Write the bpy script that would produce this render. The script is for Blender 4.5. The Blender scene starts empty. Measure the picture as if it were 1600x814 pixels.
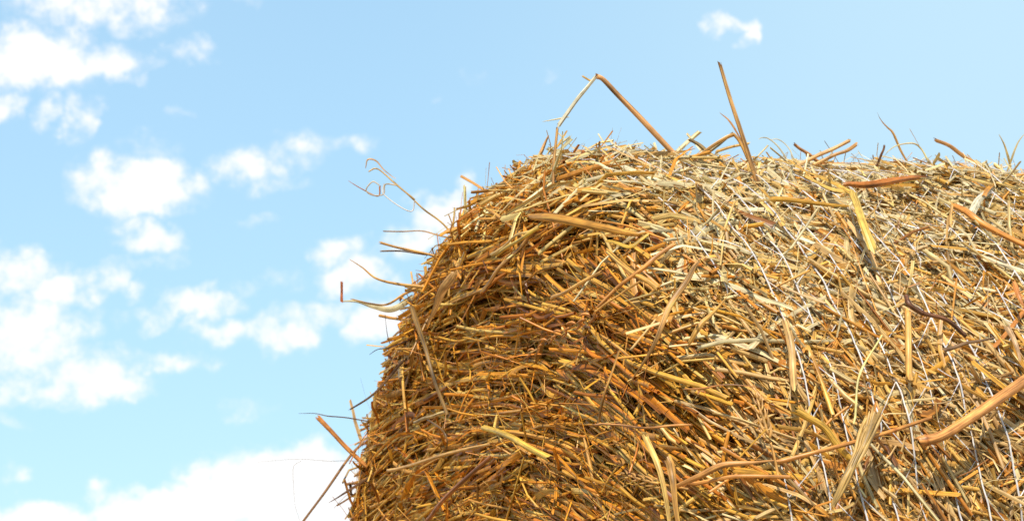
import bpy, math
import numpy as np
rng = np.random.default_rng(11)
C = bpy.context.scene.collection
R, L, RC = 0.60, 1.25, 0.13                 # bale radius, length, rounding of its edges (metres)

# ------------------------------------------------------------------ camera
PSI, PIT, ROLL, DIST, HF, OX, OZ = 1.1382, 0.1932, -0.0197, 2.2384, 0.5108, -0.1733, 0.1202
F = np.array([math.cos(PSI)*math.cos(PIT), math.sin(PSI)*math.cos(PIT), math.sin(PIT)])
RT = np.cross(F, [0, 0, 1.]); RT /= np.linalg.norm(RT); UP = np.cross(RT, F)
RT, UP = RT*math.cos(ROLL)+UP*math.sin(ROLL), UP*math.cos(ROLL)-RT*math.sin(ROLL)
EYE = np.array([0.1, -0.3, R+0.3]) + RT*OX + UP*OZ - F*DIST
K = 800/math.tan(HF/2)
from mathutils import Matrix
cd = bpy.data.cameras.new('camera'); cam = bpy.data.objects.new('camera', cd); C.objects.link(cam)
cd.sensor_width = 36; cd.lens = 18/math.tan(HF/2); cd.clip_start = 0.05; cd.clip_end = 3000
cam.matrix_world = Matrix(((RT[0], UP[0], -F[0], EYE[0]), (RT[1], UP[1], -F[1], EYE[1]), (RT[2], UP[2], -F[2], EYE[2]), (0, 0, 0, 1)))
bpy.context.scene.camera = cam
cd.dof.use_dof = True; cd.dof.focus_distance = 2.05; cd.dof.aperture_fstop = 18.0

def ray(px, py):
    d = F + RT*((px-800)/K) - UP*((py-407)/K)
    return d/np.linalg.norm(d)
def project(P):
    d = P-EYE; z = d@F
    return 800+K*(d@RT)/z, 407-K*(d@UP)/z

# ------------------------------------------------------------------ noise
_tab = np.random.default_rng(5).random(4096)
def vnoise(P, scale, seed=0):
    q = P*scale + seed*17.31; i = np.floor(q).astype(np.int64); f = q-i; f = f*f*(3-2*f)
    out = 0
    for a in (0, 1):
        for b in (0, 1):
            for c in (0, 1):
                h = ((i[..., 0]+a)*73856093 ^ (i[..., 1]+b)*19349663 ^ (i[..., 2]+c)*83492791) & 4095
                w = (f[..., 0] if a else 1-f[..., 0])*(f[..., 1] if b else 1-f[..., 1])*(f[..., 2] if c else 1-f[..., 2])
                out = out + w*_tab[h]
    return out*2-1

# ------------------------------------------------------------------ bale surface
T1 = R-RC; T2 = T1+RC*math.pi/2; T3 = T2+L-2*RC; T4 = T3+RC*math.pi/2; TT = T4+T1
def sdf(p):
    """distance to the ideal rounded cylinder"""
    dx = abs(p[0]-L/2)-(L/2-RC); dr = math.hypot(p[1], p[2]-R)-(R-RC)
    return math.hypot(max(dx, 0), max(dr, 0)) + min(max(dx, dr), 0) - RC
def at(px, py, lift=0.0):
    d = ray(px, py); s = 0.8; best = (9, s)
    for _ in range(120):
        e = sdf(EYE+d*s)-lift
        if e < best[0]: best = (e, s)
        if e < 2e-4: break
        s += max(e, 2e-4)
        if s > 6: break
    return EYE+d*best[1], best[0] < 2e-3
DENTS = []
for px, py, rad, dep in ((925, 352, .050, .062), (862, 376, .045, .040), (995, 376, .04, .034), (760, 420, .03, .02), (1090, 520, .035, .02), (900, 640, .035, .022),
                         (870, 560, .03, .016), (1180, 560, .03, .03), (1150, 650, .04, .02), (1040, 640, .03, .018), (700, 640, .04, .015)):
    DENTS.append((at(px, py)[0], rad, dep))
CREV = []                                   # deep creases between the wound layers of straw
for (x0, y0), (x1, y1), rad, dep in (((690, 498), (810, 486), .011, .040), ((760, 610), (860, 604), .011, .038), ((860, 442), (720, 470), .010, .036), ((930, 398), (1030, 446), .012, .044),
        ((1040, 560), (1130, 660), .011, .040), ((880, 690), (970, 765), .011, .040), ((1100, 660), (1190, 780), .013, .044), ((640, 650), (720, 600), .011, .036), ((590, 740), (660, 690), .011, .034),
        ((1150, 470), (1232, 690), .011, .040), ((960, 520), (1020, 580), .010, .034), ((700, 720), (790, 745), .011, .036), ((820, 352), (905, 330), .012, .038), ((980, 620), (1050, 700), .010, .034),
        ((1290, 520), (1350, 620), .010, .030), ((1450, 420), (1540, 500), .010, .030), ((1380, 690), (1430, 780), .010, .032), ((800, 540), (880, 545), .009, .032), ((660, 560), (740, 548), .009, .032)):
    CREV.append((at(x0, y0)[0], at(x1, y1)[0], rad, dep))
def crease(P):
    out = np.zeros(P.shape[:-1])
    for a, b, rad, dep in CREV:
        ab = b-a; t = np.clip(((P-a)@ab)/(ab@ab), 0, 1); d2 = ((P-a-t[..., None]*ab)**2).sum(-1)
        out = np.maximum(out, dep*np.exp(-d2/(rad*rad)))
    return out
def hold(Cn, allow):
    """pulls the points of each centre line back to at most `allow` outside the ideal bale, so long straws wrap its edges"""
    for _ in range(2):
        dx0 = Cn[..., 0]-L/2; dx = np.abs(dx0)-(L/2-RC); dz = Cn[..., 2]-R; rr = np.hypot(Cn[..., 1], dz)+1e-9; dr = rr-(R-RC)
        mx, mr = np.maximum(dx, 0), np.maximum(dr, 0); h = np.hypot(mx, mr)+1e-9
        inside = np.minimum(np.maximum(dx, dr), 0); e = np.where(inside < 0, inside, h)-RC
        gx = mx/h*np.sign(dx0); gr = mr/h; grad = np.stack([gx, gr*Cn[..., 1]/rr, gr*dz/rr], -1)
        Cn = Cn-grad*np.maximum(e-allow, 0)[..., None]
    return Cn
def surf(th, t):
    er = np.stack([0*th, -np.cos(th), np.sin(th)], -1); et = np.stack([0*th, np.sin(th), np.cos(th)], -1)
    X = np.array([1., 0, 0])
    a1 = np.clip((t-T1)/RC, 0, math.pi/2); a2 = np.clip((t-T3)/RC, 0, math.pi/2)
    r = np.where(t < T1, t, np.where(t < T2, T1+RC*np.sin(a1), np.where(t < T3, R, np.where(t < T4, T1+RC*np.cos(a2), TT-t))))
    x = np.where(t < T1, 0, np.where(t < T2, RC*(1-np.cos(a1)), np.where(t < T3, RC+t-T2, np.where(t < T4, L-RC+RC*np.sin(a2), L))))
    nx = -np.cos(a1)*(t < T2) + np.sin(a2)*(t > T3); nr = np.sqrt(np.clip(1-nx**2, 0, 1))
    N = er*nr[..., None] + X*nx[..., None]
    Tt = X*nr[..., None] - er*nx[..., None]
    kth = nr/np.maximum(r, .1); kt = np.where(((t > T1) & (t < T2)) | ((t > T3) & (t < T4)), 1/RC, 0.)
    P = er*r[..., None] + X*x[..., None] + np.array([0, 0, R])
    nz2 = np.clip(N[..., 2], 0, 1)**3; bump = -.019 + nz2*(.012+.044*np.clip((x-.1)/.9, 0, 1)) + .010*vnoise(P, 6, 1) + .007*vnoise(P, 14, 2) + .002*vnoise(P, 34, 3)
    for c, rad, dep in DENTS:
        bump = bump - dep*np.exp(-((P-c)**2).sum(-1)/(rad*rad))
    bump = bump-crease(P)
    return P + N*bump[..., None], N, et, Tt, kth, kt

# ------------------------------------------------------------------ materials
def nd(nt, typ, **kw):
    n = nt.nodes.new(typ)
    for k, v in kw.items(): setattr(n, k, v)
    return n
def lin(c): 
    c = np.asarray(c, float)/255
    return np.where(c <= .04045, c/12.92, ((c+.055)/1.055)**2.4)
def straw_material(name, trans, rough, streak=1.0):
    m = bpy.data.materials.new(name); m.use_nodes = True; nt = m.node_tree; nt.nodes.clear(); lk = nt.links.new
    out = nd(nt, 'ShaderNodeOutputMaterial'); pb = nd(nt, 'ShaderNodeBsdfPrincipled')
    col = nd(nt, 'ShaderNodeVertexColor', layer_name='Col'); uv = nd(nt, 'ShaderNodeUVMap', uv_map='UV')
    mp = nd(nt, 'ShaderNodeMapping'); mp.inputs['Scale'].default_value = (14, 700, 1); lk(uv.outputs[0], mp.inputs[0])
    n1 = nd(nt, 'ShaderNodeTexNoise'); n1.inputs['Scale'].default_value = 1; n1.inputs['Detail'].default_value = 2; lk(mp.outputs[0], n1.inputs['Vector'])
    mp2 = nd(nt, 'ShaderNodeMapping'); mp2.inputs['Scale'].default_value = (60, 190, 1); lk(uv.outputs[0], mp2.inputs[0])
    n2 = nd(nt, 'ShaderNodeTexNoise'); n2.inputs['Scale'].default_value = 1; n2.inputs['Detail'].default_value = 3; lk(mp2.outputs[0], n2.inputs['Vector'])
    r1 = nd(nt, 'ShaderNodeMapRange'); r1.inputs[1].default_value = .3; r1.inputs[2].default_value = .7; r1.inputs[3].default_value = 1-.55*streak; r1.inputs[4].default_value = 1+.40*streak; lk(n1.outputs[0], r1.inputs[0])
    r2 = nd(nt, 'ShaderNodeMapRange'); r2.inputs[1].default_value = .3; r2.inputs[2].default_value = .7; r2.inputs[3].default_value = .66; r2.inputs[4].default_value = 1.28; lk(n2.outputs[0], r2.inputs[0])
    mu = nd(nt, 'ShaderNodeMath', operation='MULTIPLY'); lk(r1.outputs[0], mu.inputs[0]); lk(r2.outputs[0], mu.inputs[1])
    sc = nd(nt, 'ShaderNodeVectorMath', operation='SCALE'); lk(col.outputs['Color'], sc.inputs[0]); lk(mu.outputs[0], sc.inputs['Scale'])
    mn = nd(nt, 'ShaderNodeVectorMath', operation='MINIMUM'); lk(sc.outputs[0], mn.inputs[0]); mn.inputs[1].default_value = (.95, .86, .76); sc = mn
    lk(sc.outputs[0], pb.inputs['Base Color']); pb.inputs['Roughness'].default_value = rough; pb.inputs['Specular IOR Level'].default_value = .5
    bp = nd(nt, 'ShaderNodeBump'); bp.inputs['Strength'].default_value = .55; bp.inputs['Distance'].default_value = .0006; lk(n1.outputs[0], bp.inputs['Height']); lk(bp.outputs[0], pb.inputs['Normal'])
    tr = nd(nt, 'ShaderNodeBsdfTranslucent'); lk(sc.outputs[0], tr.inputs[0])
    mx = nd(nt, 'ShaderNodeMixShader'); mx.inputs[0].default_value = trans; lk(pb.outputs[0], mx.inputs[1]); lk(tr.outputs[0], mx.inputs[2]); lk(mx.outputs[0], out.inputs[0])
    return m
M_STALK = straw_material('straw_stalk', .10, .40)
M_LEAF = straw_material('straw_leaf', .30, .42)
M_NET = straw_material('net_plastic', .25, .35, .25)
m = bpy.data.materials.new('packed_straw_shade'); m.use_nodes = True; M_CORE = m
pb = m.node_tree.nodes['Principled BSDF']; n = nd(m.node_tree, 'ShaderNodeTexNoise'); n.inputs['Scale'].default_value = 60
rp = nd(m.node_tree, 'ShaderNodeValToRGB'); rp.color_ramp.elements[0].color = (.006, .003, .001, 1); rp.color_ramp.elements[1].color = (.04, .02, .007, 1)  # near-black colour stands in for the shade deep between straws
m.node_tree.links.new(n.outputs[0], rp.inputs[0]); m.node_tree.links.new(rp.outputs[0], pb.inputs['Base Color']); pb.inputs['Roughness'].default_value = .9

# ------------------------------------------------------------------ straw geometry
def frames(Cn, Nref, roll):
    """Cn (N,nr,3) centre lines, Nref (N,3); returns b, n (N,nr,3)"""
    T = np.gradient(Cn, axis=1); T /= np.linalg.norm(T, axis=-1, keepdims=True)+1e-12
    Nr = np.broadcast_to(Nref[:, None, :], T.shape)
    b = np.cross(T, Nr); ln = np.linalg.norm(b, axis=-1, keepdims=True)
    b = np.where(ln > 1e-3, b/(ln+1e-9), np.cross(T, np.array([.31, .52, .8])))
    b /= np.linalg.norm(b, axis=-1, keepdims=True)+1e-12
    n = np.cross(b, T)
    c, s = np.cos(roll)[..., None], np.sin(roll)[..., None]
    return b*c+n*s, n*c-b*s, T
def sweep(Cn, Nref, width, arc, roll, nc, jag, g):
    """skins each centre line with an open or closed gutter: width (N,nr), arc (N,) radians, jag (N,) metres of ragged ends"""
    Nn, nr, _ = Cn.shape
    b, n, T = frames(Cn, Nref, roll)
    A = arc[:, None, None]
    rad = width[..., None]/(2*np.sin(np.minimum(A/2, math.pi/2)))
    a = (np.linspace(-.5, .5, nc)[None, None]*A)
    off = b[:, :, None]*(rad*np.sin(a))[..., None] + n[:, :, None]*(rad*(np.cos(a)-np.cos(np.minimum(A/2, math.pi/2))*.5))[..., None]
    V = Cn[:, :, None]+off
    j0 = g.random((Nn, nc))-.3; j1 = g.random((Nn, nc))-.3
    closed = (arc > 6.2)
    j0[closed, -1] = j0[closed, 0]; j1[closed, -1] = j1[closed, 0]
    V[:, 0] += T[:, 0][:, None]*(j0*jag[:, None])[..., None]
    V[:, -1] -= T[:, -1][:, None]*(j1*jag[:, None])[..., None]
    s = np.r_[0, np.cumsum(np.ones(nr-1))][None]/(nr-1)
    ln = np.linalg.norm(np.diff(Cn, axis=1), axis=-1).sum(1)
    u = s*ln[:, None] + g.random((Nn, 1))*40
    v = np.linspace(-.5, .5, nc)[None]*(rad[:, nr//2, :]*arc[:, None]) + g.random((Nn, 1))*3
    UV = np.stack([np.broadcast_to(u[:, :, None], (Nn, nr, nc)), np.broadcast_to(v[:, None, :], (Nn, nr, nc))], -1)
    return V, UV
def grid_faces(Nn, nr, nc):
    i = np.arange(nr-1)[:, None]*nc + np.arange(nc-1)[None]
    q = np.stack([i, i+1, i+nc+1, i+nc], -1).reshape(-1, 4)
    return (np.arange(Nn)[:, None, None]*(nr*nc) + q[None]).reshape(-1, 4)
def link_mesh(name, V, Fc, col, uv, mat, parent=None, loc=None):
    me = bpy.data.meshes.new(name); V = np.asarray(V, np.float32).reshape(-1, 3)
    if loc is not None: V = V-np.asarray(loc, np.float32)
    me.vertices.add(len(V)); me.vertices.foreach_set('co', V.ravel())
    me.loops.add(Fc.size); me.loops.foreach_set('vertex_index', Fc.ravel().astype(np.int32))
    me.polygons.add(len(Fc)); me.polygons.foreach_set('loop_start', np.arange(0, Fc.size, 4, dtype=np.int32))
    me.update(calc_edges=True)
    me.polygons.foreach_set('use_smooth', np.ones(len(Fc), bool))
    if col is not None:
        at_ = me.color_attributes.new('Col', 'FLOAT_COLOR', 'POINT')
        c4 = np.ones((len(V), 4), np.float32); c4[:, :3] = np.asarray(col).reshape(-1, 3); at_.data.foreach_set('color', c4.ravel())
        ul = me.uv_layers.new(name='UV'); ul.data.foreach_set('uv', np.asarray(uv, np.float32).reshape(-1, 2)[Fc.ravel()].ravel())
    me.materials.append(mat)
    o = bpy.data.objects.new(name, me); C.objects.link(o)
    if loc is not None: o.location = loc
    if parent is not None: o.parent = parent
    return o

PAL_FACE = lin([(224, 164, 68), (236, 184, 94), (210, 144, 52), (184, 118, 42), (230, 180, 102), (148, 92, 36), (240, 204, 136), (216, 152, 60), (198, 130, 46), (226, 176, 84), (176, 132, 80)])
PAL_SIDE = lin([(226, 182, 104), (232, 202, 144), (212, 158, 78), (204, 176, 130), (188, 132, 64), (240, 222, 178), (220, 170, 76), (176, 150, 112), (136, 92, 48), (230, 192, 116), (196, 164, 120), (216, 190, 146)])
PAL_TOP_LIT = lin([(246, 230, 186), (238, 210, 146), (248, 240, 214), (228, 184, 98), (210, 152, 68), (242, 220, 162), (200, 164, 108), (248, 234, 200), (252, 244, 214), (250, 240, 208)])  # paler set for the top: strong sun put into the colours
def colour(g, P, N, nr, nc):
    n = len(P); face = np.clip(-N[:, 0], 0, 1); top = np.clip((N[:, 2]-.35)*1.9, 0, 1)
    pf = PAL_FACE[g.integers(len(PAL_FACE), size=n)]; ps = PAL_SIDE[g.integers(len(PAL_SIDE), size=n)]; pt = PAL_TOP_LIT[g.integers(len(PAL_TOP_LIT), size=n)]
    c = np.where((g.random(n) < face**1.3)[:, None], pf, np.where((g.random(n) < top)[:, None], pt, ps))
    zone = 1.0+.20*vnoise(P, 9, 7)+.12*top  # top brightened in the colour too, as if overexposed
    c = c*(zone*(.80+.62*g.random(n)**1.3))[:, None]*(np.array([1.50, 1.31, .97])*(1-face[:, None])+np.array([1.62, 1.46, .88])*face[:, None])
    gr = 1+(g.random(n)-.5)[:, None]*.5*np.linspace(-1, 1, nr)[None]
    k = gr[:, :, None]*(1+(g.random((n, 1, nc))-.5)*.5)
    tip = np.ones((n, nr)); d = g.random(n) < .35; tip[d, -1] = .55; tip[d, 0] = .8
    cc = c[:, None, None, :]*(k*tip[:, :, None])[..., None]
    warm = np.array([1, .9, .72])                       # browner where darkened
    cc = np.where((tip < .9)[:, :, None, None], cc*warm, cc)
    return np.maximum(cc*np.minimum(1, .82/cc.max(-1, keepdims=True)), .003)

# ---- where straws lie
def scatter(density, g, tmin=0., tmax=TT, hidden=.06):
    n = int(density*2*math.pi*R*(tmax-tmin)); th = g.random(n)*2*math.pi-math.pi; t = tmin+g.random(n)*(tmax-tmin)
    r = np.where(t < T1, t, np.where(t > T4, TT-t, R)); keep = g.random(n) < r/R
    th, t = th[keep], t[keep]
    P, N, e, tt, k1, k2 = surf(th, t)
    x, y = project(P); d = EYE-P; d /= np.linalg.norm(d, axis=1)[:, None]; f = (N*d).sum(1)
    vis = (f > -.22) & (x > 380) & (x < 1750) & (y < 930) & ((P-EYE)@F < 3.4)
    keep = vis | ((g.random(len(th)) < hidden) & (P[:, 2] > .02))
    return [a[keep] for a in (P, N, e, tt, k1, k2)]
# combing of the straw, measured on the bale: where (seen from the front) and the slope of the stalks there, degrees, + falls to the right
COMB = np.array([(560, 780, -42), (640, 700, -34), (600, 600, -36), (690, 560, -8), (650, 480, -35), (760, 600, -4), (760, 700, -14), (720, 760, -34), (700, 430, -30), (780, 450, -6),
    (800, 380, -24), (860, 420, 12), (860, 500, 6), (900, 560, 16), (880, 640, 20), (900, 720, 33), (1000, 700, 36), (1000, 600, 40), (960, 500, 32), (950, 420, 26), (1040, 450, 42),
    (1100, 540, 46), (1100, 640, 50), (1080, 770, 38), (1180, 720, 58), (1150, 560, 56), (1200, 790, 56), (1220, 700, 60), (850, 790, 24), (920, 370, 14), (900, 325, 8), (1000, 330, 20),
    (830, 310, -18), (760, 330, -30), (900, 262, 0), (1050, 380, 38), (1130, 430, 50), (1200, 450, 50), (1300, 550, 44), (1300, 700, 50), (1400, 400, 36), (1400, 600, 44), (1500, 500, 36),
    (1500, 700, 52), (1100, 280, 14), (1200, 330, 28), (1300, 280, 6), (1500, 280, 2), (1550, 400, 26), (1000, 250, 4)], float)
def directions(S, g, spread):
    P, N, et, Tt, k1, k2 = S; n = len(P)
    d = EYE-P; facing = (N*d).sum(1)/np.linalg.norm(d, axis=1); face = np.clip(-N[:, 0], 0, 1)
    x, y = project(P)
    w = 1/((x[:, None]-COMB[None, :, 0])**2+(y[:, None]-COMB[None, :, 1])**2+900)**2
    a0 = np.radians((w*COMB[None, :, 2]).sum(1)/w.sum(1))
    sp_ = spread*np.where(face > .35, .32, .75)
    a = a0 + .12*vnoise(P, 11, 11) + .06*vnoise(P, 28, 13) + g.normal(0, 1, n)*sp_
    u = g.random(n)
    stray = np.where(face > .35, .05, .0)
    a = np.where(u < stray, a0+g.normal(0, .9, n), a)
    side = face <= .35
    u2 = g.random(n)
    a = np.where(side & (u2 < .24), .12+g.normal(0, .28, n), a)
    a = np.where(side & (u2 > .86), g.random(n)*math.pi, a)
    # the surface direction that has this slope
    e = 1e-3; x1, y1 = project(P+et*e); x2, y2 = project(P+Tt*e)
    J = np.stack([x1-x, x2-x, y1-y, y2-y], -1)/e; det = J[:, 0]*J[:, 3]-J[:, 1]*J[:, 2]; det = np.where(np.abs(det) < 1e-6, 1e-6, det)
    ca, sa = np.cos(a), np.sin(a)
    p = (J[:, 3]*ca-J[:, 1]*sa)/det; q = (-J[:, 2]*ca+J[:, 0]*sa)/det
    D1 = et*p[:, None]+Tt*q[:, None]; D1 /= np.linalg.norm(D1, axis=1)[:, None]+1e-12
    be = np.where(u < .6, g.normal(.1, spread, n), g.random(n)*math.pi)
    D2 = -et*np.cos(be)[:, None]+Tt*np.sin(be)[:, None]
    D = np.where((facing > .16)[:, None], D1, D2)
    D = D-N*(D*N).sum(1)[:, None]; D /= np.linalg.norm(D, axis=1)[:, None]
    return D*np.where(g.random(n) < .5, 1, -1)[:, None]
def straws(S, g, nr, nc, len_rng, w_rng, arc_rng, depth, tilt, bend, kink, twist, spread=.30, conf=(.5, 1.), taper=.25, node=0., jagk=.9, out=.008, tone=(1, 1, 1)):
    P, N, et, Tt, k1, k2 = S; n = len(P)
    D = directions(S, g, spread); B = np.cross(N, D)
    Ln = np.exp(g.uniform(math.log(len_rng[0]), math.log(len_rng[1]), n)); W = np.exp(g.uniform(math.log(w_rng[0]), math.log(w_rng[1]), n))
    dep = depth[0]+(depth[1]-depth[0])*g.random(n)**.6
    s = np.linspace(-.5, .5, nr)[None]*Ln[:, None]
    kap = k1*((D*et).sum(1))**2 + k2*((D*Tt).sum(1))**2
    cf = g.uniform(*conf, n)
    drop = np.minimum(.5*kap[:, None]*s**2, np.abs(s)*.75)*cf[:, None]
    lat = g.normal(0, bend, n)[:, None]*s**2/Ln[:, None]*2
    nor = g.normal(0, tilt, n)[:, None]*s + g.normal(0, bend*.45, n)[:, None]*s**2/Ln[:, None]*2 + dep[:, None] - drop
    kk = np.where(g.random(n) < kink, g.normal(0, .75, n), 0)[:, None]*np.maximum(s-g.uniform(-.3, .3, n)[:, None]*Ln[:, None], 0)
    kn = np.where(g.random(n) < kink*.4, np.abs(g.normal(0, .4, n)), 0)[:, None]*np.maximum(s-.2*Ln[:, None], 0)
    Cn = P[:, None]+s[..., None]*D[:, None]+(lat+kk)[..., None]*B[:, None]+(nor+kn)[..., None]*N[:, None]
    allow = (.003+.009*np.clip(N[:, 2], 0, 1)**3+np.maximum(dep, 0)+.010*np.clip(vnoise(P, 6, 1)+vnoise(P, 14, 2), -1, 1))[:, None]+g.exponential(out, (n, 1))*(np.abs(s)/Ln[:, None]*2)**1.5
    Cn = hold(Cn, allow)
    arc = g.uniform(*arc_rng, n)
    roll = (g.normal(0, .7, n)[:, None] if arc_rng[1] < 6.2 else g.random(n)[:, None]*6.28) + g.normal(0, twist, n)[:, None]*np.linspace(-1, 1, nr)[None]
    tp = 1-taper*g.random(n)[:, None]*np.linspace(0, 1, nr)[None]**1.5
    w = W[:, None]*tp
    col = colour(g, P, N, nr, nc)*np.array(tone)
    if node:
        hit = np.where(g.random(n) < node)[0]; kpos = g.integers(2, nr-2, size=len(hit))
        w[hit, kpos] *= 1.22; col[hit, kpos] *= np.array([.62, .5, .42])
    V, UV = sweep(Cn, N, w, arc, roll, nc, W*jagk, g)
    return V, UV, col, Ln*W, dep, P, N

# ------------------------------------------------------------------ the bale
def tag(o, label=None, cat=None, group=None, kind=None):
    for k, v in (('label', label), ('category', cat), ('group', group), ('kind', kind)):
        if v: o[k] = v
    return o
bale = bpy.data.objects.new('straw_bale', None); C.objects.link(bale)
tag(bale, 'big round golden straw bale in white net wrap, its frayed end facing left', 'straw bale')
nt_, nth = 90, 180
tg = np.linspace(0.001, TT-.001, nt_); hg = np.linspace(-math.pi, math.pi, nth)
TH, TG = np.meshgrid(hg, tg); P, N, *_ = surf(TH.ravel(), TG.ravel())
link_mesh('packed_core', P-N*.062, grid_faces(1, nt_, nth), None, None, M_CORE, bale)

big = []                                        # (V, UV, col, size) of candidates for single straws
def lay_batch(name, mats, batches, single=0):
    """joins batches into one mesh; sets the largest visible ones apart"""
    Vs, Fs, Cs, Us = [], [], [], []; base = 0
    for V, UV, col, size, dep, P, N in batches:
        nn, nr, nc, _ = V.shape
        keep = np.ones(nn, bool)
        if single:
            x, y = project(P); f = (N*(EYE-P)).sum(1)/np.linalg.norm(EYE-P, axis=1)
            sc = np.where((x > 560) & (x < 1590) & (y < 800) & (f > .12) & (dep > -.002), size*(.4+.6*np.clip(f, 0, 1)), 0)
            top = np.argsort(-sc)[:single]
            for i in top: big.append((V[i:i+1], UV[i:i+1], col[i:i+1], mats)); keep[i] = False
        V, UV, col = V[keep], UV[keep], col[keep]
        Vs.append(V.reshape(-1, 3)); Us.append(UV.reshape(-1, 2)); Cs.append(col.reshape(-1, 3)); Fs.append(grid_faces(len(V), nr, nc)+base); base += V.size//3
    o = link_mesh(name, np.concatenate(Vs), np.concatenate(Fs), np.concatenate(Cs), np.concatenate(Us), mats, bale)
    o['kind'] = 'stuff'
    return o
g = np.random.default_rng(21)
TUBE = 2*math.pi
def part_of(S, w):
    k = g.random(len(S[0])) < w(np.clip(-S[1][:, 0], 0, 1)); return [a[k] for a in S]
def clump(S, g, sc, seed, cut):
    """stalks keep together in tufts, with gaps between them"""
    v = vnoise(S[0], sc, seed)+.5*vnoise(S[0], sc*2.3, seed+1); k = g.random(len(v)) < np.clip((v-cut)*2.2+.5, .04, 1)*np.where(crease(S[0]+S[1]*.03) > .012, .35, 1); return [a[k] for a in S]
def lite(S):
    "few whole stalks survive on top, where the straw is broken to chips"
    k = g.random(len(S[0])) > .68*np.clip((S[1][:, 2]-.40)*2.8, 0, 1); return [a[k] for a in S]
stalks = [
    straws(scatter(5200, g), g, 6, 7, (.07, .26), (.0026, .0056), (TUBE, TUBE), (-.064, -.024), .03, .05, .06, 0, node=.2, tone=(.56, .45, .32)),  # deep layers: aged brown, darkened further to put gap shade into the colour
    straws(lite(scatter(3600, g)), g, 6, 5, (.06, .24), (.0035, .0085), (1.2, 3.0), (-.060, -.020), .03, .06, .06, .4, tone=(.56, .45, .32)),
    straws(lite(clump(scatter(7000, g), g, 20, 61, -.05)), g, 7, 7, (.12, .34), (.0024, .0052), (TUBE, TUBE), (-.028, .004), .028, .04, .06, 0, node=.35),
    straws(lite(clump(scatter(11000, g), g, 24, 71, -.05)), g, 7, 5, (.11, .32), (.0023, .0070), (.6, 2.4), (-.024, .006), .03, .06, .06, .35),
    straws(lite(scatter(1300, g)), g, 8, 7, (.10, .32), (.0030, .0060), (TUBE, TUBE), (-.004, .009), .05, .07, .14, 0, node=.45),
]
leaves = [
    straws(part_of(clump(scatter(7500, g), g, 26, 81, -.1), lambda f: 1-.7*f), g, 7, 3, (.04, .17), (.0024, .0085), (.5, 1.7), (-.035, .008), .06, .25, .2, .8, taper=.8, spread=.36),
    straws(part_of(scatter(1700, g), lambda f: 1-.6*f), g, 8, 3, (.05, .20), (.004, .010), (.6, 2.2), (-.006, .012), .05, .25, .3, 1.0, taper=.9, spread=.45),
]
hairs = [
    straws(scatter(6500, g, hidden=.05), g, 7, 2, (.03, .17), (.0006, .0016), (.5, .6), (-.02, .011), .08, .40, .2, .8, spread=.5, jagk=0),
]
sd = scatter(21000, g, hidden=.05); side_w = np.clip(sd[1][:, 2]*.9+.25, .1, 1)*np.where(sd[1][:, 0] < -.6, .12, 1)
ks = g.random(len(side_w)) < side_w; sd = [a[ks] for a in sd]
cp = scatter(17000, g, hidden=.04); ck = g.random(len(cp[0])) < np.clip((cp[1][:, 2]-.2)*1.5, .03, 1); cp = [a[ck] for a in cp]
chaff = [straws(cp, g, 5, 3, (.016, .065), (.0026, .0080), (.3, 1.3), (-.016, .008), .12, .35, .25, .8, spread=.75, taper=.7),
         straws(sd, g, 4, 3, (.008, .038), (.002, .007), (.5, 2.2), (-.012, .009), .22, .5, .2, .8, spread=.9, taper=.8)]
# fringe that leans out of the top and the left edge
fr = scatter(1700, g, hidden=.06); fr2 = scatter(3600, g, hidden=.04)
tf = scatter(9000, g, hidden=.03); tk = tf[1][:, 2] > .35; tf = [a[tk] for a in tf]
fringe = [straws(tf, g, 5, 3, (.018, .060), (.0012, .0042), (.4, 2.4), (-.004, .008), .55, .4, .25, .6, spread=.9, conf=(.1, .6), out=.022, taper=.8),
          straws(fr, g, 7, 5, (.05, .13), (.002, .0055), (2.0, 5.0), (-.006, .006), .38, .25, .25, .4, spread=.7, conf=(.1, .6), out=.03),
          straws(fr2, g, 7, 4, (.03, .11), (.0007, .0022), (1.5, 3.0), (-.004, .006), .40, .5, .3, .5, spread=.8, conf=(.1, .6), out=.055, jagk=0)]
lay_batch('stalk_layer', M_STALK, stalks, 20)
lay_batch('leaf_layer', M_LEAF, leaves, 20)
lay_batch('hair_layer', M_LEAF, hairs)
lay_batch('chaff', M_LEAF, chaff)
lay_batch('fringe', M_STALK, fringe)
for V, UV, col, mat in big[:100]:
    nn, nr, nc, _ = V.shape
    link_mesh('straw', V, grid_faces(1, nr, nc), col, UV, mat, bale)

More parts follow.
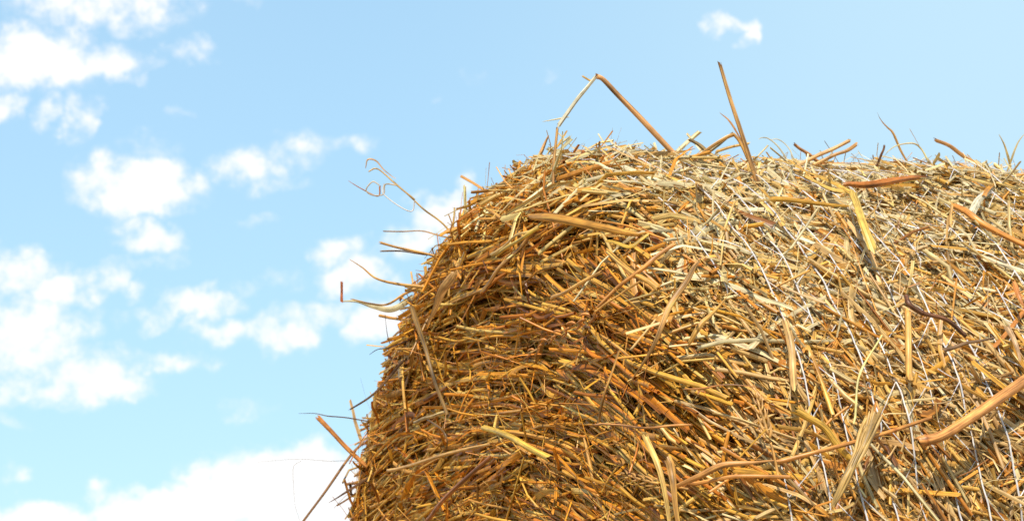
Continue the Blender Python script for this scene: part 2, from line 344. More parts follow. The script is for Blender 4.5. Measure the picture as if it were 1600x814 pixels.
# ---- net wrap: cords round the bale joined by a thin zigzag
def net():
    g = np.random.default_rng(3); out = []
    nth = 420; th = np.linspace(-.5, math.pi+.7, nth); xs = np.arange(.085, L-.08, .040)
    rows = []
    for i, x0 in enumerate(xs):
        w0 = np.cumsum(g.normal(0, .00025, nth)); w0 -= np.linspace(w0[0], w0[-1], nth)
        t = np.where(x0 < RC, T1+RC*np.arccos(max(-1, 1-x0/RC)), T2+x0-RC)+w0+g.normal(0, .004)
        P, N, *_ = surf(th, np.full(nth, 1.)*t)
        lift = .0168+.0042*vnoise(P, 9, 40+i)+.0009*vnoise(P, 60, 60+i)
        rows.append(P+N*lift[:, None]); Nn = N
        for k in range(0, nth-1, 70):
            sl = slice(k, min(k+71, nth))
            if sl.stop-sl.start < 71: continue
            out.append((rows[-1][sl], N[sl], g.uniform(.0011, .0020)))
    segs = []
    for i in range(len(rows)-1):
        a, b = rows[i], rows[i+1]
        for k in range(0, nth-14, 7):
            p, q = (a[k], b[k+7]) if (k//7) % 2 == 0 else (b[k], a[k+7])
            segs.append((p, q))
    Cn = np.array([o[0] for o in out]); nr = Cn.shape[1]; n = len(out)
    Nr = np.array([o[1][nr//2] for o in out]); W = np.array([o[2] for o in out])[:, None]*np.ones((1, nr))
    roll = np.cumsum(g.normal(0, .04, (n, nr)), 1)
    V1, U1 = sweep(Cn, Nr, W, np.full(n, 3.6), roll, 4, np.zeros(n), g)
    a = np.array([s[0] for s in segs]); b = np.array([s[1] for s in segs]); s = np.linspace(0, 1, 5)[None, :, None]
    mid = (a+b)/2; ax = np.stack([0*mid[:, 0], mid[:, 1], mid[:, 2]-R], -1); ax /= np.linalg.norm(ax, axis=1)[:, None]
    Z = a[:, None]*(1-s)+b[:, None]*s + ax[:, None]*(np.sin(s*math.pi)*g.normal(-.001, .003, (len(a), 1, 1)))
    V2, U2 = sweep(Z, ax, np.full((len(a), 5), .0011), np.full(len(a), 1.5), g.normal(0, .6, (len(a), 5)), 2, np.zeros(len(a)), g)
    V = np.concatenate([V1.reshape(-1, 3), V2.reshape(-1, 3)]); U = np.concatenate([U1.reshape(-1, 2), U2.reshape(-1, 2)])
    Fc = np.concatenate([grid_faces(n, nr, 4), grid_faces(len(a), 5, 2)+V1.size//3])
    link_mesh('net_wrap', V, Fc, np.tile(lin((236, 231, 230)), (len(V), 1)), U, M_NET, bale)
net()

# ------------------------------------------------------------------ loose stalks, leaves and ears lying on or stuck in the bale
def spline(pts, n):
    p = np.asarray(pts, float); p = np.vstack([2*p[0]-p[1], p, 2*p[-1]-p[-2]]); m = len(p)-3
    u = np.linspace(0, m-1e-6, n); i = u.astype(int); f = (u-i)[:, None]
    a, b, c, d = p[i], p[i+1], p[i+2], p[i+3]
    return .5*((2*b)+(c-a)*f+(2*a-5*b+4*c-d)*f**2+(3*b-a-3*c+d)*f**3)
def sharp(pts, n):
    p = np.asarray(pts, float); l = np.r_[0, np.cumsum(np.linalg.norm(np.diff(p, axis=0), axis=1))]
    u = np.linspace(0, l[-1], n)
    for k in l[1:-1]: u[np.abs(u-k).argmin()] = k
    return np.stack([np.interp(u, l, p[:, k]) for k in range(3)], 1)
def path_on(pts):                # lies on the surface, lifted by the third value in mm
    return [at(x, y, (z+12)/1000)[0] for x, y, z in pts]
def path_up(pts, dz=0.0):        # stands out from the bale: first point is where it is stuck in
    b, _ = at(pts[0][0], pts[0][1], -.004); z0 = (b-EYE)@F
    out = []
    for q in pts:
        d = ray(q[0], q[1]); z = z0+(q[2]/1000 if len(q) > 2 else 0)
        out.append(EYE+d*(z/(d@F)))
    return out
hg_ = np.random.default_rng(77)
def blade(name, P, width, colr, arc=TUBE, mat=None, parent=None, taper=.15, both=False, kinked=False, twist=0., jag=1.3, nodes=(), wob=.0006, roll=0., n=None, dark_tip=None, flip=False):
    """one stalk or leaf along a 3-D path; width in mm"""
    g = hg_; width = width*(.80 if width > 4.5 else .92); P = np.asarray(P); n = n or max(14, 8*len(P)); nc = 9
    c = (sharp if kinked else spline)(P, n)
    kq = 5; wob_ = wob*min(1, np.linalg.norm(np.diff(c, axis=0), axis=1).sum()/.16); j = spline(g.normal(0, wob_*2.2, (kq, 3)), n)*np.minimum(1, np.minimum(np.arange(n), 2)/2)[:, None]; c = c+j
    s = np.linspace(0, 1, n)
    w = np.full(n, width/1000)*(1-taper*s**1.6)*(1+.05*spline(g.normal(0, 1, (6, 3)), n)[:, 0])
    if both: w = w*np.clip(np.sin(np.pi*(.10+.84*s))**.7, .08, 1)
    colr = lin(colr); colr = 1.22*(.88*colr+.12*colr.mean()*np.array([1.2, 1, .72])); col = np.tile(colr, (1, n, nc, 1))*(1+.10*g.normal(0, 1, (1, n, 1, 1))*.5+.80*(g.random((1, 1, nc, 1))-.5)+.22*spline(g.normal(0, 1, (7, 3)), n)[None, :, :1, None])*np.array([1.1, 1.1, 1.0])
    for k in nodes:
        i = min(int(k*(n-1)), n-2); w[i] *= 1.25; col[:, i] *= np.array([.6, .48, .4])
    if dark_tip:
        f = np.clip((s-(1-dark_tip))/dark_tip, 0, 1)[None, :, None, None]; col = col*(1-f*np.array([.45, .6, .75]))
    dirv = EYE-c.mean(0); dirv /= np.linalg.norm(dirv)
    rl = roll+twist*np.linspace(-.5, .5, n)[None]
    V, UV = sweep(c[None], dirv[None]*(-1 if flip else 1), w[None], np.array([arc]), rl*np.ones((1, n)), nc, np.array([width/1000*jag]), g)
    b = np.zeros(3) if parent is not None else c[0]
    Fc = grid_faces(1, n, nc)
    return link_mesh(name, V, Fc, np.maximum(col*np.minimum(1, .88/col.max(-1, keepdims=True)), .003), UV, mat or (M_STALK if arc > 3 else M_LEAF), parent, loc=b if parent is None else None)
GS, GL = 'loose straw stalks on the bale', 'loose dry leaf blades on the bale'
def stalk(label, P, w, colr, **k):
    k.setdefault('arc', 4.2); k.setdefault('roll', hg_.normal(0, .8)); return tag(blade('straw_stalk', P, w, colr, **k), label, 'straw stalk', GS)
def leaf(label, P, w, colr, **k):
    k.setdefault('arc', 1.3); k.setdefault('taper', .6)
    return tag(blade('straw_leaf', P, w, colr, **k), label, 'dry leaf', GL)
def root(name, label, cat, p, group=None):
    o = bpy.data.objects.new(name, None); C.objects.link(o); o.location = p; bpy.context.view_layer.update()
    return tag(o, label, cat, group)
def child(r, name, P, w, colr, **k):
    return blade(name, np.asarray(P)-np.array(r.location), w, colr, parent=r, **k)
BR, OR, GO, YE, PA, WH, GY, DK, GN = (192, 140, 82), (222, 158, 82), (226, 176, 94), (232, 184, 62), (224, 190, 128), (242, 230, 204), (178, 152, 112), (74, 48, 34), (120, 116, 60)

# -- against the sky, top edge
stalk('long straight brown stalk standing highest above the top of the bale', path_up([(1186, 292), (1157, 205, -4), (1123, 96, -10)]), 7.4, BR, taper=.3, nodes=(.06,), dark_tip=.04, wob=.0001)
P = path_up([(864, 292), (866, 250), (871, 199), (903, 155), (931, 119), (946, 128), (985, 168), (1053, 240)])
r = root('folded_stalk', 'tall stalk folded into a pale peak above the rounded top corner of the bale', 'straw stalk', P[0], GS)
child(r, 'lower_stem', P[:3], 4.2, BR, wob=.0002)
child(r, 'pale_stem', P[2:5], 6.2, WH, arc=4.2, wob=.0002, taper=.1)
child(r, 'brown_stem', P[4:], 7.6, (214, 152, 92), wob=.0002, taper=-.25, kinked=False)
Q = path_up([(864, 292), (870, 200), (890, 184), (848, 191), (931, 119), (925, 127), (909, 119), (864, 188), (873, 197), (882, 190)])
child(r, 'leaf_wisp', [Q[2], (Q[7]+Q[2])/2, Q[3]], 2.2, PA, arc=1.2, both=True); child(r, 'broken_tip', [Q[4], Q[5], Q[6]], 3.0, GO, arc=3)
stalk('short splintered brown stub left of the folded pale stalk', path_up([(826, 280), (842, 246), (851, 226), (859, 210, -5)]), 8.2, (206, 150, 92), arc=3.4, taper=.75, jag=1.4)
P = path_up([(1082, 250), (1112, 229), (1143, 211), (1152, 214), (1168, 250), (1186, 286)])
stalk('stalk bent into a low arch beside the tall upright stalk', P, 6.4, (196, 140, 66), arc=3.2, taper=.1)
stalk('grey stub poking up left of the bent arch', path_up([(1136, 262), (1112, 243), (1095, 228), (1076, 217)]), 6.5, (150, 124, 84), taper=.1)
leaf('thin frayed pale blade crossing behind the tall upright stalk', path_up([(1160, 222, 15), (1140, 190, 15), (1124, 176, 12)]), 3.2, (230, 160, 100), both=True)
stalk('flat brown splinter lying level right of the arch', path_up([(1118, 238), (1140, 230), (1172, 224)]), 5, GO, arc=2.8)
stalk('upper of two parallel brown stubs slanting up on the top edge', path_up([(1243, 262), (1272, 246), (1300, 233), (1331, 218)]), 6.4, (214, 158, 96), taper=.05)
stalk('lower of two parallel orange stubs slanting up on the top edge', path_up([(1268, 260), (1296, 246), (1318, 236), (1340, 225)]), 6.2, OR, taper=.05)
stalk('short brown stub leaning left beside the two parallel stubs', path_up([(1292, 262), (1270, 246), (1254, 235), (1240, 226)]), 5.4, (190, 124, 58))
leaf('dried curled brown blade rising in a crook over the right of the top edge', path_up([(1425, 290), (1422, 262), (1408, 234, -3), (1397, 208, -5), (1388, 198, -7), (1377, 186, -10), (1369, 174, -12)]), 4.6, (190, 138, 74), arc=2.4, twist=3, both=True)
leaf('low curved wisp beside the curled blade on the top edge', path_up([(1450, 252), (1440, 232), (1425, 224), (1400, 228), (1386, 238)]), 2.6, PA)
stalk('grey brown stub slanting down toward the right along the top edge', path_up([(1548, 272), (1515, 250), (1488, 232), (1460, 218)]), 6.6, (178, 122, 64), taper=.05)
leaf('slim pale blade at the far right end leaning left', path_up([(1583, 276), (1577, 250), (1570, 230), (1560, 209)]), 4.2, (236, 196, 120), both=True)
leaf('pale blade at the far right end leaning right out of the picture', path_up([(1572, 274), (1580, 250), (1590, 226), (1604, 204)]), 3.6, (238, 206, 140), both=True)
leaf('tangled white wisp of fibre on the top edge right of the tall stalk', path_up([(1228, 246), (1215, 228), (1200, 217), (1190, 215), (1186, 219)]), 2.4, WH, arc=1)
leaf('white loop of fibre beside the tangled wisp', path_up([(1240, 248), (1232, 232), (1216, 218), (1204, 219)]), 2.0, WH, arc=1)
stalk('tiny dark stub on the skyline near the curled blade', path_up([(1365, 268), (1374, 248), (1379, 236), (1382, 226)]), 4, (120, 76, 40))
stalk('dark round stalk end seen end on at the top left corner', path_up([(912, 256), (911, 246), (912, 236)]), 7.5, (176, 96, 40), taper=0)
# -- against the sky, left edge
P = path_up([(716, 382), (684, 346), (655, 318), (618, 280), (600, 266), (588, 252), (575, 250), (571, 263)])
r = root('grass_wisp', 'curling dry grass wisp reaching out into the sky left of the bale', 'grass wisp', P[0])
child(r, 'stem', P[:4], 3.0, (214, 170, 90), taper=.4, wob=.0012)
child(r, 'curl', P[3:], 2.3, (216, 160, 104), arc=1.4, twist=2)
Q = path_up([(716, 382), (648, 312), (622, 290), (598, 270), (586, 263), (575, 268), (601, 288), (598, 304), (582, 306), (572, 296), (582, 283), (594, 290), (590, 306), (565, 295), (544, 282), (600, 303), (640, 330)])
child(r, 'curl', [Q[1], Q[2], Q[3], Q[4], Q[5]], 2.4, (206, 168, 110), arc=3.6)
child(r, 'curl', [Q[2], Q[6], Q[7], Q[8], Q[9], Q[10], Q[11]], 2.0, (226, 200, 170), arc=4.2, n=50)
child(r, 'curl', [Q[11], Q[12], Q[13], Q[14]], 2.6, (176, 108, 70), arc=3.6, taper=.8)
child(r, 'curl', [Q[1], Q[16], Q[15], Q[6]], 1.5, (216, 200, 190), arc=4)
stalk('thin dark straw sticking out level, uppermost on the left edge', path_up([(720, 372), (660, 364), (599, 361)]), 3.0, (140, 108, 70))
stalk('thick straw sticking out left just under the thin dark one', path_up([(690, 404), (648, 393), (592, 378)]), 4.6, (206, 150, 74), taper=.1)
stalk('short grey straw beside the thick one on the left edge', path_up([(668, 398), (630, 393), (594, 393)]), 2.8, (120, 92, 66))
leaf('bright slender blade sweeping up to a point on the left edge', path_up([(668, 448), (620, 444), (590, 434), (566, 420), (545, 404)]), 4.4, (222, 164, 84), taper=.85)
leaf('flat pale leaf held out sideways with a papery white underside', path_up([(650, 462), (614, 484), (586, 479), (558, 471), (533, 471)]), 11.5, (240, 218, 170), taper=.85, arc=1.0, wob=.0003)
stalk('brown stem carrying the papery leaf on the left edge', path_up([(668, 440), (632, 458), (604, 474), (575, 474), (548, 468)]), 4.8, (200, 146, 72), taper=.5)
stalk('little brown upright stub at the tip of the papery leaf', path_up([(662, 446), (534, 473), (534, 455), (534, 440)])[1:], 4.2, (170, 88, 44), taper=.1)
leaf('dark bent fibre hanging beneath the papery leaf', path_up([(628, 530), (612, 540), (604, 520), (602, 490)]), 1.5, DK)
stalk('dark frayed twig poking out midway down the left edge', path_up([(640, 530), (612, 541), (592, 545), (577, 553)]), 3.6, DK, arc=3, taper=.7)
stalk('thick cut orange stalk end jutting from the lower left edge', path_up([(572, 728), (548, 705), (522, 677), (497, 651)]), 8.0, (222, 140, 64), taper=-.1, jag=1.2)
leaf('black needle thin fibre lying level over the orange stalk end', path_up([(580, 658), (530, 651), (500, 648), (466, 645)]), 2.2, DK, taper=.8)
stalk('thin brown stalk sloping down to the lower left out of the frame', path_up([(570, 690), (548, 715), (510, 768), (473, 817), (440, 860)]), 4.4, (150, 106, 66))
leaf('dark leaf tip below the sloping thin stalk', path_up([(580, 745), (548, 764), (530, 774), (511, 786)]), 5.2, (110, 72, 40), taper=.9)
leaf('pale broken leaf standing up at the lower left edge', path_up([(566, 690), (556, 660), (552, 640), (546, 623)]), 6.0, (230, 184, 130), taper=.3)
leaf('hair fine grey fibre floating level at the lower left', path_up([(568, 722), (530, 721), (470, 716), (402, 722)]), .8, (150, 130, 110))
leaf('hair fine drooping fibre at the lower left', path_up([(470, 720), (458, 735), (460, 780), (470, 815)]) , .6, (150, 130, 110))
leaf('dark crooked grass stem along the middle of the left edge', path_up([(634, 560), (606, 592), (575, 622), (545, 640)]), 4.2, (96, 66, 40), taper=.5)

# -- lying on the end of the bale
leaf('wide flat golden straw lying across the top of the bale end', path_on([(826, 338, 10), (870, 343, 14), (930, 354, 14), (985, 366, 8), (1008, 368, 2)]), 15, (212, 148, 50), arc=2.0, both=True)
stalk('upper of two crossed golden stalks leading to the wide flat straw', path_on([(768, 398, 6), (808, 372, 10), (848, 350, 8)]), 5.5, GO)
stalk('lower of two crossed golden stalks leading to the wide flat straw', path_on([(776, 398, 4), (815, 375, 14), (846, 354, 16)]), 6.2, YE)
stalk('broken orange stalk pointing down left under the crossed stalks', path_on([(752, 456, 8), (784, 420, 12), (838, 360, 8)]), 7.4, OR)
P = path_on([(1056, 380, 8), (1018, 408, 14), (975, 440, 12), (936, 478, 10)])
stalk('bent straw running down left from the rounded edge near the centre', P, 6.0, (198, 132, 62), arc=3.2)
leaf('long tapering blade lying diagonally in the middle of the bale', path_on([(1092, 408, 12), (1062, 455, 16), (1030, 520, 14), (984, 600, 6)]), 9.5, (192, 142, 78), arc=1.8, both=True)
stalk('thin pale straw leaning upright below the long diagonal blade', path_on([(937, 657, 8), (948, 610, 16), (968, 547, 12)]), 5.0, (206, 150, 72), arc=3)
leaf('brown strap leaf hanging down near the left edge', path_on([(643, 478, 10), (660, 530, 14), (676, 590, 14), (700, 650, 10)]), 9.0, (136, 102, 50), arc=2, taper=.5)
leaf('broad dull leaf standing on edge high near the left edge', path_on([(712, 422, 16), (692, 455, 22), (668, 510, 14)]), 17, (186, 140, 84), arc=1.6, both=True)
leaf('short white straw bit beside the hanging strap leaf', path_on([(648, 660, 8), (675, 650, 12), (700, 642, 8)]), 6.0, (226, 186, 122), arc=2.4, taper=.1)
stalk('glossy yellow stalk at the lower middle with a pointed left end', path_on([(755, 668, 10), (800, 684, 14), (860, 712, 10)]), 9.0, YE, taper=-.1, arc=4.4)
stalk('long rust brown stalk slanting up right at the bottom left', path_on([(668, 812, 8), (705, 770, 14), (770, 710, 10)]), 7.4, (160, 92, 40))
stalk('long pale gold straw lying level across the lower left', path_on([(606, 735, 8), (690, 712, 14), (770, 694, 8)]), 5.6, (220, 160, 78))
leaf('curved thin tendril drooping beside the glossy yellow stalk', path_on([(668, 655, 10), (690, 670, 16), (698, 690, 14), (697, 712, 8)]), 3.0, (130, 94, 48))
leaf('left blade of the upright pale pair at the bottom centre', path_on([(1008, 680, 12), (1028, 730, 16), (1044, 800, 10), (1052, 840, 8)]), 8.2, (226, 182, 96), arc=1.6)
leaf('right blade of the upright pale pair at the bottom centre', path_on([(1044, 718, 10), (1052, 760, 16), (1062, 830, 10)]), 11, (206, 150, 72), arc=2.2)
leaf('long papery brown leaf folded across the bottom centre', path_on([(1050, 762, 12), (1090, 742, 18), (1130, 728, 18), (1175, 723, 14), (1214, 718, 8)]), 9.5, (206, 144, 76), arc=1.8, both=True, twist=1)
stalk('level brown stalk under the papery leaf at the bottom', path_on([(1076, 755, 6), (1150, 744, 12), (1240, 742, 8)]), 5.5, (188, 124, 56))
leaf('thin wiry stem bowing across the middle of the bale', path_on([(1068, 608, 8), (1130, 602, 12), (1190, 606, 8)]), 2.2, (170, 112, 60))
stalk('thin level straw ending at mid height of the bale end', path_on([(930, 664, 8), (1010, 666, 12), (1085, 662, 6)]), 3.2, (196, 132, 70))
stalk('yellow straw near the dark hollow under the top edge', path_on([(950, 378, 8), (985, 386, 12), (1016, 366, 8)]), 6.6, YE, arc=3)
stalk('cut tan stalk leading down left of the centre', path_on([(948, 392, 8), (990, 424, 12), (1030, 452, 4)]), 7.4, (216, 158, 66), arc=4)
stalk('short tan straw at the left of the wheat ear', path_on([(862, 466, 8), (900, 446, 12), (942, 424, 8)]), 6.0, (204, 146, 66), arc=3.2)

# -- lying on the wrapped side of the bale
leaf('large tapering orange husk lying level high on the wrapped side', path_on([(1316, 290, 8), (1360, 284, 16), (1420, 279, 16), (1484, 280, 6)]), 13, (206, 122, 44), arc=2.2, both=True)
P = path_on([(1232, 252, 6), (1280, 278, 10), (1332, 302, 18), (1346, 345, 20), (1366, 400, 8)])
r = root('straw_leaf', 'long yellow strap leaf folded downward on the upper right', 'dry leaf', P[2], GL)
child(r, 'upper_strip', P[:3], 5.5, (236, 182, 72), arc=1.4, taper=-.3)
child(r, 'upper_strip', path_on([(1258, 276, 6), (1300, 296, 10), (1332, 303, 16)]), 4, (242, 196, 92), arc=1.2, taper=-.3)
child(r, 'lower_blade', P[2:], 11.5, (242, 200, 90), arc=1.5, taper=-.1, wob=.0003)
leaf('second yellow strip running level into the folded strap leaf', path_on([(1200, 312, 6), (1260, 316, 10), (1328, 322, 12)]), 8, (234, 172, 56), arc=1.4)
stalk('thick orange stalk at the right edge below the orange husk', path_on([(1490, 320, 12), (1535, 348, 14), (1610, 388, 10)]), 9.5, (224, 142, 54), taper=-.1, arc=5)
stalk('square cut tan stalk standing upright among net cords at the right', path_on([(1423, 598, 2), (1420, 545, 14), (1417, 486, 16)]), 9.4, (216, 158, 76), taper=.05, nodes=(.96,))
P = path_on([(1414, 462, 16), (1424, 480, 18), (1446, 488, 16), (1480, 504, 14), (1510, 530, 6)])
tag(blade('dry_twig', P, 6.4, (112, 70, 46), arc=4.2, nodes=(.2, .5), wob=.0012, taper=.1), 'dark crooked twig resting on top of the upright square cut stalk', 'twig')
stalk('stout reddish orange stem slanting up to the right edge', path_on([(1430, 692, 8), (1470, 680, 16), (1525, 648, 18), (1580, 610, 16), (1622, 580, 14)]), 13, (214, 142, 72), taper=-.25, wob=.0004, arc=4.6, roll=.5, nodes=(.12,))
stalk('long thin stem crossing the net at the lower right', path_on([(1210, 722, 4), (1280, 706, 12), (1345, 690, 14), (1400, 670, 14), (1460, 654, 10)]), 5.2, (196, 128, 54), nodes=(.72,))
P = path_on([(1302, 790, 4), (1328, 735, 16), (1352, 690, 20), (1370, 643, 20)])
r = root('straw_bundle', 'frayed pale bundle of split fibres tapering down at the lower right', 'straw bundle', P[0])
for k in range(13):
    a_ = k*.97; o_ = np.array([RT*math.cos(a_)+UP*math.sin(a_)*.5-F*.3*math.sin(a_*2) for _ in P])*(np.array([.0015, .004, .006, .0075])*hg_.uniform(.5, 1.1))[:, None]
    v_ = hg_.uniform(.78, 1.08); e_ = np.array(P)+o_; e_[-1] += (e_[-1]-e_[-2])*hg_.uniform(-.25, .2)
    child(r, 'fibre_strip', e_, hg_.uniform(2.6, 4.6), np.clip(np.array((228, 182, 104))*v_, 0, 250), arc=1.9, taper=-.2, roll=hg_.normal(0, .5), jag=2, wob=.0008)
leaf('grey stem lying under the dark twig at the right', path_on([(1472, 548, 6), (1510, 536, 10), (1556, 528, 8)]), 5.6, (130, 100, 74), arc=3)
leaf('white straw patch catching the sun at the upper right', path_on([(1512, 340, 10), (1535, 310, 16), (1558, 284, 12)]), 12, (246, 236, 208), arc=1.2, taper=.4)  # sun glare put into the near-white leaf colour
leaf('curled pale leaf at the right edge above the stout stem', path_on([(1574, 512, 8), (1586, 535, 14), (1594, 566, 10)]), 8, (206, 166, 126), arc=2.4)
leaf('orange leaf tip at the right edge below the orange stalk', path_on([(1584, 440, 12), (1592, 462, 14), (1600, 480, 12)]), 9, (222, 140, 70), arc=1.8, both=True)
leaf('tan flat straw running down the wrapped side near the net edge', path_on([(1226, 500, 6), (1236, 545, 12), (1242, 610, 6)]), 10, (206, 160, 96), arc=1.4, taper=.1)
leaf('pale split leaf low in the centre right with a torn point', path_on([(1074, 540, 8), (1096, 506, 14), (1138, 462, 8)]), 8, (222, 166, 76), arc=1.6, both=True)
stalk('pale green thin stem tilted upright among net cords', path_on([(1334, 662, 6), (1342, 590, 14), (1378, 524, 10)]), 2.6, (206, 190, 120))
stalk('yellow broad stalk lying under net cords at the lower right', path_on([(1240, 640, 4), (1290, 670, 6), (1330, 720, 4)]), 10, (220, 170, 56), arc=3)

# -- wheat ears
def ear(label, pts, pts_stem, size, colr):
    P = np.array(path_on(pts)); r = root('wheat_ear', label, 'wheat ear', P[0], 'wheat ears on the bale')
    child(r, 'stem', path_on(pts_stem), 3.2, (198, 140, 62))
    m_ = 16; c = spline(P, m_+1); nrm = EYE-c.mean(0); nrm /= np.linalg.norm(nrm); h = size/1000
    for i in range(m_):
        d = c[min(i+1, m_)]-c[max(i-1, 0)]; d /= np.linalg.norm(d); b = np.cross(d, nrm); b /= np.linalg.norm(b)
        sgn = (-1, 1, 0)[i % 3]; p = c[i]; up = nrm*h*(.10 if sgn else .30); k = 1-.35*i/m_
        q = [p, p+d*h*.5*k+b*sgn*h*.34*k+up, p+d*h*1.5*k+b*sgn*h*(.40+.2*hg_.random())*k+up]
        child(r, 'spikelet', q, h*330*k, np.array(colr)*(.90+.2*hg_.random()), arc=3.6, both=True, n=9, wob=.0006, mat=M_LEAF)
        if i % 2 == 0: child(r, 'awn', [q[2], q[2]+d*h*1.2+b*sgn*h*.4+up*.5], .8, (214, 160, 90), arc=3, taper=.9, n=6)
ear('wheat ear hanging toward the lower left in the middle of the bale end', [(930, 488, 12), (890, 512, 14), (850, 535, 14), (818, 562, 12)], [(1000, 440, 8), (965, 462, 12), (930, 488, 12)], 13, (206, 136, 66))
ear('ragged wheat ear standing upright at the lower right of centre', [(1203, 690, 10), (1196, 665, 12), (1188, 640, 12), (1182, 614, 10)], [(1216, 745, 4), (1210, 715, 8), (1203, 690, 10)], 11, (218, 164, 90))
ear('small crumbled wheat ear lying level above the upright pale pair', [(1040, 757, 10), (1015, 752, 12), (990, 745, 12), (968, 737, 10)], [(1075, 764, 6), (1056, 760, 10), (1040, 757, 10)], 10, (216, 160, 84))

# ------------------------------------------------------------------ ground
gm = bpy.data.materials.new('stubble_field'); gm.use_nodes = True; nt = gm.node_tree; pb = nt.nodes['Principled BSDF']
tc = nd(nt, 'ShaderNodeTexCoord'); n1 = nd(nt, 'ShaderNodeTexNoise'); n1.inputs['Scale'].default_value = 6; n1.inputs['Detail'].default_value = 8
rp = nd(nt, 'ShaderNodeValToRGB'); rp.color_ramp.elements[0].color = (.10, .065, .03, 1); rp.color_ramp.elements[1].color = (.42, .29, .12, 1)
nt.links.new(tc.outputs['Object'], n1.inputs['Vector']); nt.links.new(n1.outputs[0], rp.inputs[0]); nt.links.new(rp.outputs[0], pb.inputs['Base Color']); pb.inputs['Roughness'].default_value = .95
v = np.linspace(-1200, 1200, 41); X, Y = np.meshgrid(v, v)
go = link_mesh('ground', np.stack([X, Y, 0*X-.002], -1), grid_faces(1, 41, 41), None, None, gm); go['kind'] = 'structure'

# ------------------------------------------------------------------ sun and sky
SUN_AZ = (-0.55, -0.835); SUN_EL = math.radians(53)
sv = np.array([SUN_AZ[0]*math.cos(SUN_EL), SUN_AZ[1]*math.cos(SUN_EL), math.sin(SUN_EL)])
sl = bpy.data.lights.new('sun', 'SUN'); sl.energy = 5.0; sl.angle = math.radians(.5); sl.color = (1, .94, .82)
so = bpy.data.objects.new('sun', sl); C.objects.link(so)
from mathutils import Vector
so.rotation_euler = Vector(sv).to_track_quat('Z', 'Y').to_euler()

w = bpy.data.worlds.new('World'); bpy.context.scene.world = w; w.use_nodes = True; nt = w.node_tree; nt.nodes.clear(); lk = nt.links.new
out = nd(nt, 'ShaderNodeOutputWorld'); bg = nd(nt, 'ShaderNodeBackground'); bg.inputs['Strength'].default_value = .15; lk(bg.outputs[0], out.inputs[0])
sky = nd(nt, 'ShaderNodeTexSky', sky_type='NISHITA'); sky.sun_disc = False; sky.sun_elevation = SUN_EL; sky.sun_rotation = math.atan2(sv[0], sv[1]); sky.air_density = 1.0; sky.dust_density = .3; sky.ozone_density = 1.5
tc = nd(nt, 'ShaderNodeTexCoord'); sp = nd(nt, 'ShaderNodeSeparateXYZ'); lk(tc.outputs['Generated'], sp.inputs[0])
az = nd(nt, 'ShaderNodeMath', operation='ARCTAN2'); lk(sp.outputs[0], az.inputs[0]); lk(sp.outputs[1], az.inputs[1])
el = nd(nt, 'ShaderNodeMath', operation='ARCSINE'); lk(sp.outputs[2], el.inputs[0])
cb = nd(nt, 'ShaderNodeCombineXYZ'); lk(az.outputs[0], cb.inputs[0]); lk(el.outputs[0], cb.inputs[1])
def noise(scale, det, vec, rough=.55, stretch=None):
    n = nd(nt, 'ShaderNodeTexNoise'); n.inputs['Scale'].default_value = scale; n.inputs['Detail'].default_value = det; n.inputs['Roughness'].default_value = rough; lk(vec, n.inputs['Vector']); return n
wn = noise(38, 4, cb.outputs[0])
ws = nd(nt, 'ShaderNodeVectorMath', operation='SUBTRACT'); lk(wn.outputs['Color'], ws.inputs[0]); ws.inputs[1].default_value = (.5, .5, .5)
wm = nd(nt, 'ShaderNodeVectorMath', operation='MULTIPLY_ADD'); lk(ws.outputs[0], wm.inputs[0]); wm.inputs[1].default_value = (.044, .030, 0); lk(cb.outputs[0], wm.inputs[2])
CL = [(150, 5, 150, 45, 1), (60, 95, 115, 55, 1.2), (170, 95, 75, 36, 1), (300, 75, 45, 22, .8), (78, 185, 30, 28, .7), (130, 182, 26, 36, .8), (8, 168, 26, 26, .8),
      (212, 284, 112, 50, 1.25), (235, 220, 45, 28, .5), (392, 252, 72, 34, .85), (468, 232, 50, 32, .7), (412, 284, 50, 20, .6), (535, 226, 55, 16, .45),
      (240, 374, 46, 36, 1.05), (200, 345, 30, 14, .6), (245, 413, 46, 16, .55), (160, 425, 48, 24, .65), (100, 455, 42, 32, .9), (205, 450, 30, 14, .5),
      (30, 425, 70, 44, 1), (40, 520, 105, 70, 1.05), (130, 585, 120, 46, 1.0), (15, 605, 50, 36, .8), (185, 622, 26, 12, .6), (215, 560, 40, 24, .6),
      (318, 478, 70, 26, 1.0), (350, 520, 70, 24, .85), (445, 525, 70, 36, .95), (280, 567, 52, 22, .85), (222, 490, 52, 24, .6), (395, 450, 48, 16, .5), (440, 435, 34, 20, .5),
      (530, 384, 58, 26, 1), (562, 430, 70, 44, 1.0), (585, 512, 60, 36, 1.0), (505, 490, 60, 28, .8), (690, 332, 62, 36, 1.05), (722, 286, 18, 26, .6), (650, 380, 60, 30, .9),
      (1118, 46, 26, 20, .85), (1144, 36, 30, 14, .8), (1164, 50, 20, 26, .95), (420, 765, 140, 68, 1.5), (490, 750, 80, 70, 1.5), (270, 800, 150, 48, 1.4), (60, 815, 110, 34, 1.2), (560, 810, 120, 90, 1.5),
      (12, 745, 24, 20, .75), (20, 660, 34, 16, .5), (390, 645, 48, 16, .4), (740, 120, 26, 14, .35), (856, 113, 18, 14, .35), (410, 350, 34, 14, .35), (370, 3, 26, 14, .5), (685, 145, 18, 10, .3), (275, 168, 26, 12, .3)]
last = None; PXR = HF/1600
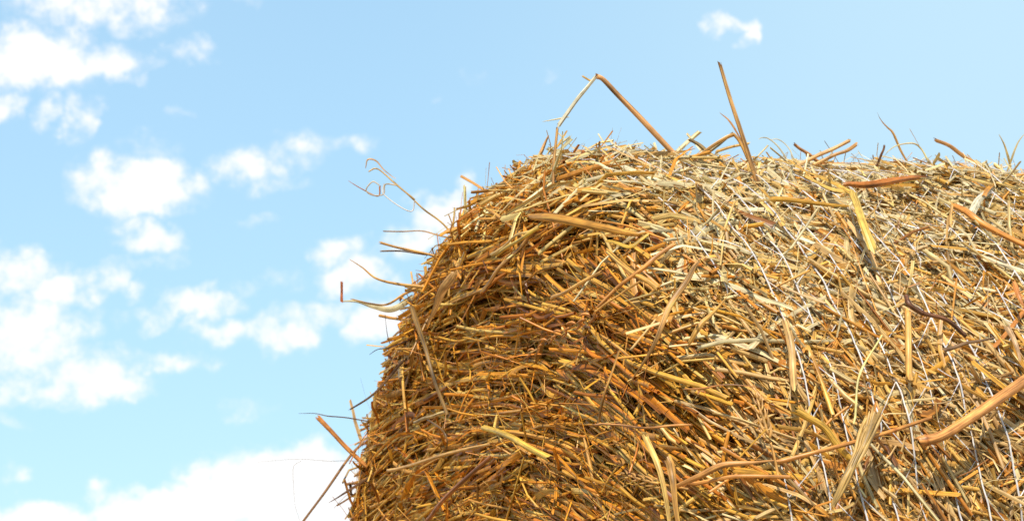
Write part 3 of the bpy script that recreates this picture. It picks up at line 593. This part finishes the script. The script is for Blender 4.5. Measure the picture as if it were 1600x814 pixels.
for px, py, rx, ry, s in CL:
    d = ray(px, py); u0, v0 = math.atan2(d[0], d[1]), math.asin(d[2])
    kx, ky = math.cos(v0)/(rx*.93*PXR), 1/(ry*.93*PXR); s = s-.05
    b = nd(nt, 'ShaderNodeVectorMath', operation='MULTIPLY_ADD'); lk(wm.outputs[0], b.inputs[0]); b.inputs[1].default_value = (kx, ky, 0); b.inputs[2].default_value = (-u0*kx, -v0*ky, 0)
    l = nd(nt, 'ShaderNodeVectorMath', operation='DOT_PRODUCT'); lk(b.outputs[0], l.inputs[0]); lk(b.outputs[0], l.inputs[1])
    r = nd(nt, 'ShaderNodeMath', operation='MULTIPLY_ADD'); r.inputs[1].default_value = -s/1.7; r.inputs[2].default_value = s; lk(l.outputs['Value'], r.inputs[0])
    m = nd(nt, 'ShaderNodeMath', operation='MAXIMUM'); lk(r.outputs[0], m.inputs[0])
    if last is None: m.inputs[1].default_value = 0
    else: lk(last.outputs[0], m.inputs[1])
    last = m
fn = noise(58, 8, cb.outputs[0], .62)
fa = nd(nt, 'ShaderNodeMath', operation='MULTIPLY_ADD'); lk(fn.outputs[0], fa.inputs[0]); fa.inputs[1].default_value = 2.2; fa.inputs[2].default_value = -1.14
gt = nd(nt, 'ShaderNodeMapRange', interpolation_type='SMOOTHSTEP'); gt.inputs[1].default_value = 0; gt.inputs[2].default_value = .3; gt.inputs[3].default_value = .05; gt.inputs[4].default_value = 1; lk(last.outputs[0], gt.inputs[0])
fs = nd(nt, 'ShaderNodeMath', operation='MULTIPLY_ADD'); lk(fa.outputs[0], fs.inputs[0]); lk(gt.outputs[0], fs.inputs[1]); lk(last.outputs[0], fs.inputs[2])
mk = nd(nt, 'ShaderNodeMapRange', interpolation_type='SMOOTHSTEP'); mk.inputs[1].default_value = .14; mk.inputs[2].default_value = 1.02; lk(fs.outputs[0], mk.inputs[0])
tint = nd(nt, 'ShaderNodeMix', data_type='RGBA', blend_type='MULTIPLY'); tint.inputs[0].default_value = 1; gm_ = nd(nt, 'ShaderNodeGamma'); gm_.inputs[1].default_value = .3; lk(sky.outputs[0], gm_.inputs[0]); lk(gm_.outputs[0], tint.inputs[6]); tint.inputs[7].default_value = (2.40, 3.42, 4.05, 1)
uR = math.atan2(ray(1650, 100)[0], ray(1650, 100)[1]); uL = math.atan2(ray(500, 100)[0], ray(500, 100)[1])
hz = nd(nt, 'ShaderNodeMapRange', interpolation_type='SMOOTHSTEP'); hz.inputs[1].default_value = uL; hz.inputs[2].default_value = uR; hz.inputs[3].default_value = 0; hz.inputs[4].default_value = .75; lk(az.outputs[0], hz.inputs[0])
hm = nd(nt, 'ShaderNodeMix', data_type='RGBA'); lk(hz.outputs[0], hm.inputs[0]); lk(tint.outputs[2], hm.inputs[6]); hm.inputs[7].default_value = (4.1, 5.75, 6.75, 1)
up = nd(nt, 'ShaderNodeMapRange', interpolation_type='SMOOTHSTEP'); up.inputs[1].default_value = math.radians(19.5); up.inputs[2].default_value = math.radians(33); lk(el.outputs[0], up.inputs[0])
um = nd(nt, 'ShaderNodeMix', data_type='RGBA'); lk(up.outputs[0], um.inputs[0]); lk(hm.outputs[2], um.inputs[6]); lk(sky.outputs[0], um.inputs[7]); tint = um
mx = nd(nt, 'ShaderNodeMix', data_type='RGBA'); vl = nd(nt, 'ShaderNodeMapRange', interpolation_type='SMOOTHSTEP'); vl.inputs[1].default_value = .0; vl.inputs[2].default_value = .75; vl.inputs[4].default_value = .40; lk(fs.outputs[0], vl.inputs[0])
mm = nd(nt, 'ShaderNodeMath', operation='MAXIMUM'); lk(mk.outputs[0], mm.inputs[0]); lk(vl.outputs[0], mm.inputs[1]); lk(mm.outputs[0], mx.inputs[0]); lk(tint.outputs[2], mx.inputs[6]); mx.inputs[7].default_value = (7.2, 7.2, 7.2, 1); lk(mx.outputs[2], bg.inputs[0])
sc = bpy.context.scene
sc.view_settings.view_transform = 'Standard'; sc.view_settings.look = 'None'; sc.view_settings.exposure = 0
sc.cycles.max_bounces = 4; sc.cycles.diffuse_bounces = 1; sc.cycles.transmission_bounces = 3
try: sc.cycles.use_denoising = True
except Exception: pass
